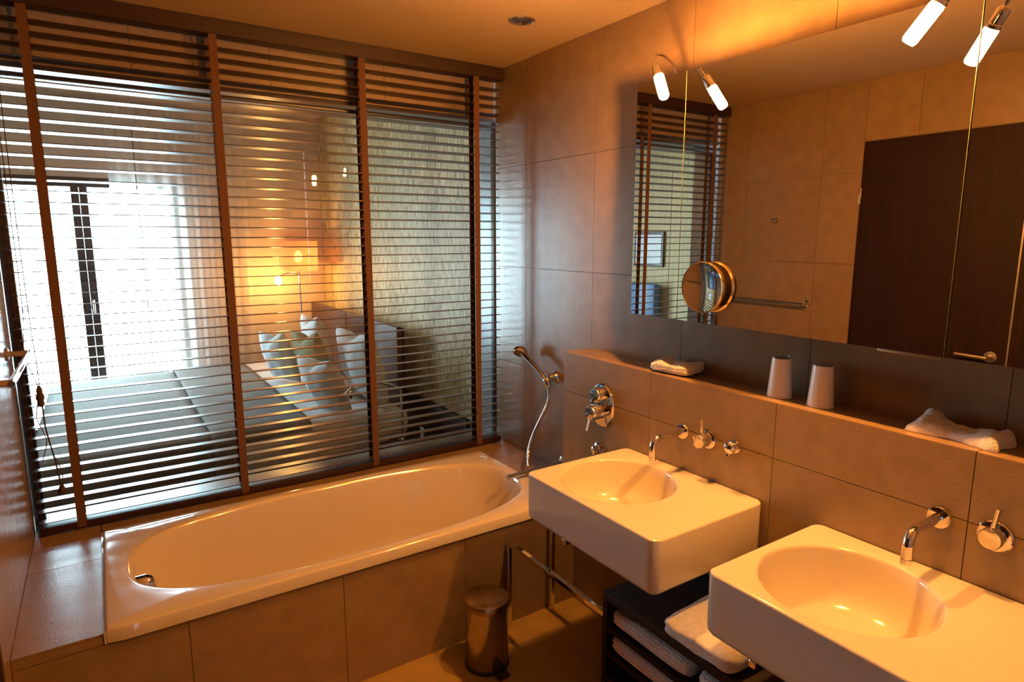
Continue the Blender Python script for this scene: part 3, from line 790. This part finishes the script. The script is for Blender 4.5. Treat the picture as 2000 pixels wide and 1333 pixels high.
# bed
bed = thing('bed', 'wide bed with taupe bedspread and white linen in the bedroom', 'bed', loc=(-1.05, 2.2, 0))
tpart(box('base', -2.10, -.13, .99, 3.02, .05, .26, 'bedbase', bed, bevel=.01))
tpart(box('mattress', -2.12, -.122, .97, 3.04, .262, .43, 'bedlinen', bed, bevel=.05, seg=4))
def cover(name, x0, x1, mat, zt, drop, seed):
    bm = bmesh.new(); rows = []
    ys = [.935, .94, .952] + [.99 + (3.02 - .99) * k / 26 for k in range(27)] + [3.058, 3.07, 3.075]
    for i in range(17):
        x = x0 + (x1 - x0) * i / 16; row = []
        for k, y in enumerate(ys):
            e = min(y - .935, 3.075 - y)
            z = zt - (.0 if e > .05 else (.05 - e) * .5)
            if k == 0 or k == len(ys) - 1: z = drop
            ex = .03 * max(0, 1 - (x + 2.14) / .06) if x0 < -2.1 else 0
            z += .006 * noise.noise(Vector((x * 3 + seed, y * 3, 0))) - ex
            row.append((x, y, z))
        rows.append(row)
    loft(bm, rows, False, False, closed=False)
    o = from_bm(name, bm, mat, bed, 60)
    md = o.modifiers.new('thick', 'SOLIDIFY'); md.thickness = .012; md.offset = 1
    return tpart(o)
cover('duvet', -1.20, -.30, 'bedlinen', .452, .22, 3)
cover('bedspread', -2.155, -1.33, 'throw', .455, .10, 1)
cover('runner', -1.325, -.78, 'throw', .468, .10, 2)
hb = thing('headboard', 'dark reddish wood headboard panel on the gold wallpaper behind the bed', 'headboard', loc=(0, 2.3, 0))
for a, b in ((1.16, 2.196), (2.208, 3.19)):
    tpart(box('panel', -.121, -.084, a, b, .30, .963, 'headboard', hb, bevel=.003, seg=1))
tpart(box('backing', -.0835, -.060, 1.175, 3.175, 0, .95, 'wenge', hb))
ns = thing('nightstand', 'low dark wood bedside unit with a back board against the gold wallpaper', 'nightstand', loc=(-.14, .68, 0))
tpart(box('top', -.36, BXR - .026, .42, .915, .243, .268, 'wenge', ns, bevel=.002))
tpart(box('drawer_front', -.352, -.332, .43, .905, .06, .239, 'wenge', ns, bevel=.002))
tpart(box('body', -.331, BXR - .03, .425, .91, 0, .2425, 'wenge', ns))
tpart(box('back_board', BXR - .0245, BXR - .001, .46, 1.60, .02, .465, 'wenge', ns, bevel=.002))

def pillow(name, loc, w, h, th, yaw, lean, roll, mat, label, seed=0):
    bm = bmesh.new(); n = 18; F = [[], []]
    for s in (0, 1):
        for j in range(n + 1):
            for i in range(n + 1):
                u, v = i / n * 2 - 1, j / n * 2 - 1
                e = max(0, (1 - u ** 2)) ** .45 * max(0, (1 - v ** 2)) ** .45
                px = u * w / 2 * (1 - .10 * (1 - abs(v) ** 2) * (abs(u) ** 3)); pz = v * h / 2 * (1 - .10 * (1 - abs(u) ** 2) * abs(v) ** 3)
                wr_ = 1 + .12 * noise.noise(Vector((u * 2.3 + seed, v * 2.3, s * 4)))
                d = th / 2 * e * wr_ + .0005
                # crease pinched into the top edge
                pz -= .10 * h * math.exp(-(u / .28) ** 2) * max(0, v) ** 3
                F[s].append(bm.verts.new((px, d if s else -d, pz)))
    N1 = n + 1
    for s in (0, 1):
        for j in range(n):
            for i in range(n):
                q = (F[s][j * N1 + i], F[s][j * N1 + i + 1], F[s][(j + 1) * N1 + i + 1], F[s][(j + 1) * N1 + i])
                bm.faces.new(q if not s else q[::-1])
    bmesh.ops.remove_doubles(bm, verts=bm.verts, dist=.0016)
    o = from_bm(name, bm, mat, None, 180)
    R_ = Matrix.Rotation(yaw, 4, 'Z') @ Matrix.Rotation(lean, 4, 'X') @ Matrix.Rotation(roll, 4, 'Y')
    for v in o.data.vertices: v.co = R_ @ v.co
    zm = min(v.co.z for v in o.data.vertices)
    o.location = (loc[0], loc[1], loc[2] - zm)
    return tag(o, label, 'pillow', 'pillows on the bed')
ZB = .468
PW = PI / 2
pillow('pillow', (-.69, 2.06, ZB), .40, .40, .16, PW + .25, -.25, .08, 'bedlinen', 'white pillow farthest left in the pillow heap, toward the window', 1)
pillow('pillow', (-.36, 2.22, ZB), .50, .49, .16, PW, -.20, .05, 'bedlinen', 'white pillow at the back, behind the olive one', 2)
pillow('pillow', (-.55, 1.66, ZB), .47, .45, .15, PW + .15, -.25, .06, 'olive', 'olive green pillow in the middle of the bed', 3)
pillow('pillow', (-.64, 1.12, ZB), .42, .37, .16, PW + .25, -.34, .04, 'bedlinen', 'white pillow in front of the olive one', 4)
pillow('pillow', (-.34, 1.26, ZB), .54, .50, .18, PW + .1, -.22, .03, 'bedlinen', 'large white pillow at the near end of the headboard', 5)

# bedside reading lamps on bent arms
def reading(base, pts, hd_, d_, label, lit):
    t = thing('reading_lamp', label, 'lamp', 'reading lamps at the headboard', base)
    tpart(lathe('foot', base, (0, 0, 1), [(.03, 0), (.03, .01), (.012, .014), (.008, .02)], 'chrome', t, 20))
    tpart(tube('arm', pts, .008, 'chrome', t, 10))
    d = Vector(d_).normalized()
    tpart(lathe('head', Vector(hd_) - d * .03, d, [(.008, -.012), (.018, 0), (.028, .03), (.034, .06), (.030, .060), (.022, .035), (.004, .03)], 'chrome', t, 24))
    if lit: tpart(lathe('bulb', Vector(hd_) + d * .004, d, [(.008, 0), (.016, .006), (.016, .018), (.006, .024)], 'bedbulb', t, 16))
    return t
reading((-.225, .87, .2682), [(-.225, .87, .28), (-.225, .87, .56), (-.235, .87, .605), (-.275, .87, .637), (-.36, .875, .662), (-.46, .88, .660), (-.53, .885, .648)],
        (-.555, .887, .630), (-.5, .1, -.8), 'chrome reading lamp on a bent arm standing on the bedside unit', False)

# white folded card and glass on the bedside shelf
o = box('folded_card', -.11, -.102, .80, .845, .2683, .345, 'white'); tag(o, 'small white card standing on the dark bedside unit', 'card')

# floor lamp in the far corner
fx, fy = -.26, 3.02
t = thing('floor_lamp', 'tall lit floor lamp with a pleated pink shade in the far bedroom corner', 'lamp', loc=(fx, fy, 0))
tpart(lathe('base', (fx, fy, 0), (0, 0, 1), [(.13, 0), (.13, .012), (.02, .02)], 'chrome', t, 32))
tpart(tube('pole', [(fx, fy, .02), (fx, fy, 1.30)], .008, 'chrome', t, 10, False))
n = 72
bm = bmesh.new()
loft(bm, [[(fx + (r + .003 * (k % 2)) * math.cos(2 * PI * k / n), fy + (r + .003 * (k % 2)) * math.sin(2 * PI * k / n), z) for k in range(n)] for r, z in ((.165, 1.27), (.165, 1.53))], False, False)
tpart(from_bm('shade', bm, 'shade', t, 30))
tpart(lathe('bulb', (fx, fy, 1.345), (0, 0, 1), [(.015, 0), (.03, .02), (.034, .05), (.022, .085), (.005, .1)], 'shadebulb', t, 20))
tpart(lathe('reading_bulb', (fx - .19, fy - .02, 1.15), (0, 0, 1), [(.015, 0), (.028, .02), (.03, .05), (.012, .07)], 'bedbulb', t, 20))
tpart(tube('reading_arm', [(fx, fy, 1.24), (fx - .10, fy - .01, 1.25), (fx - .185, fy - .02, 1.22)], .006, 'chrome', t, 8))

# seen in the mirror through the blind: picture and two chairs by the far left wall
pf = thing('framed_picture', 'dark framed pale print on the bedroom wall, seen in the mirror', 'picture', loc=(BXL, 2.25, 1.43))
tpart(box('frame', BXL + .001, BXL + .028, 2.06, 2.50, 1.24, 1.62, 'frame', pf, bevel=.003, seg=1))
tpart(box('print', BXL + .0285, BXL + .031, 2.09, 2.47, 1.27, 1.59, 'picture', pf))
def chair(x, y, label, w=.5):
    t = thing('armchair', label, 'chair', 'blue chairs by the bedroom wall', (x, y, 0))
    tpart(box('seat', x - .25, x + .25, y - w / 2, y + w / 2, .32, .46, 'leather', t, bevel=.03))
    tpart(box('backrest', x - .25, x - .15, y - w / 2, y + w / 2, .461, 1.06, 'leather', t, bevel=.025))
    for a in (-.2, .2):
        for b in (-w / 2 + .04, w / 2 - .04): tpart(box('leg', x + a - .018, x + a + .018, y + b - .018, y + b + .018, 0, .319, 'wenge', t))
chair(BXL + .30, 2.30, 'blue high-backed chair below the framed picture, seen in the mirror')
chair(BXL + .30, 2.92, 'blue high-backed chair nearer the bedroom window, seen in the mirror')
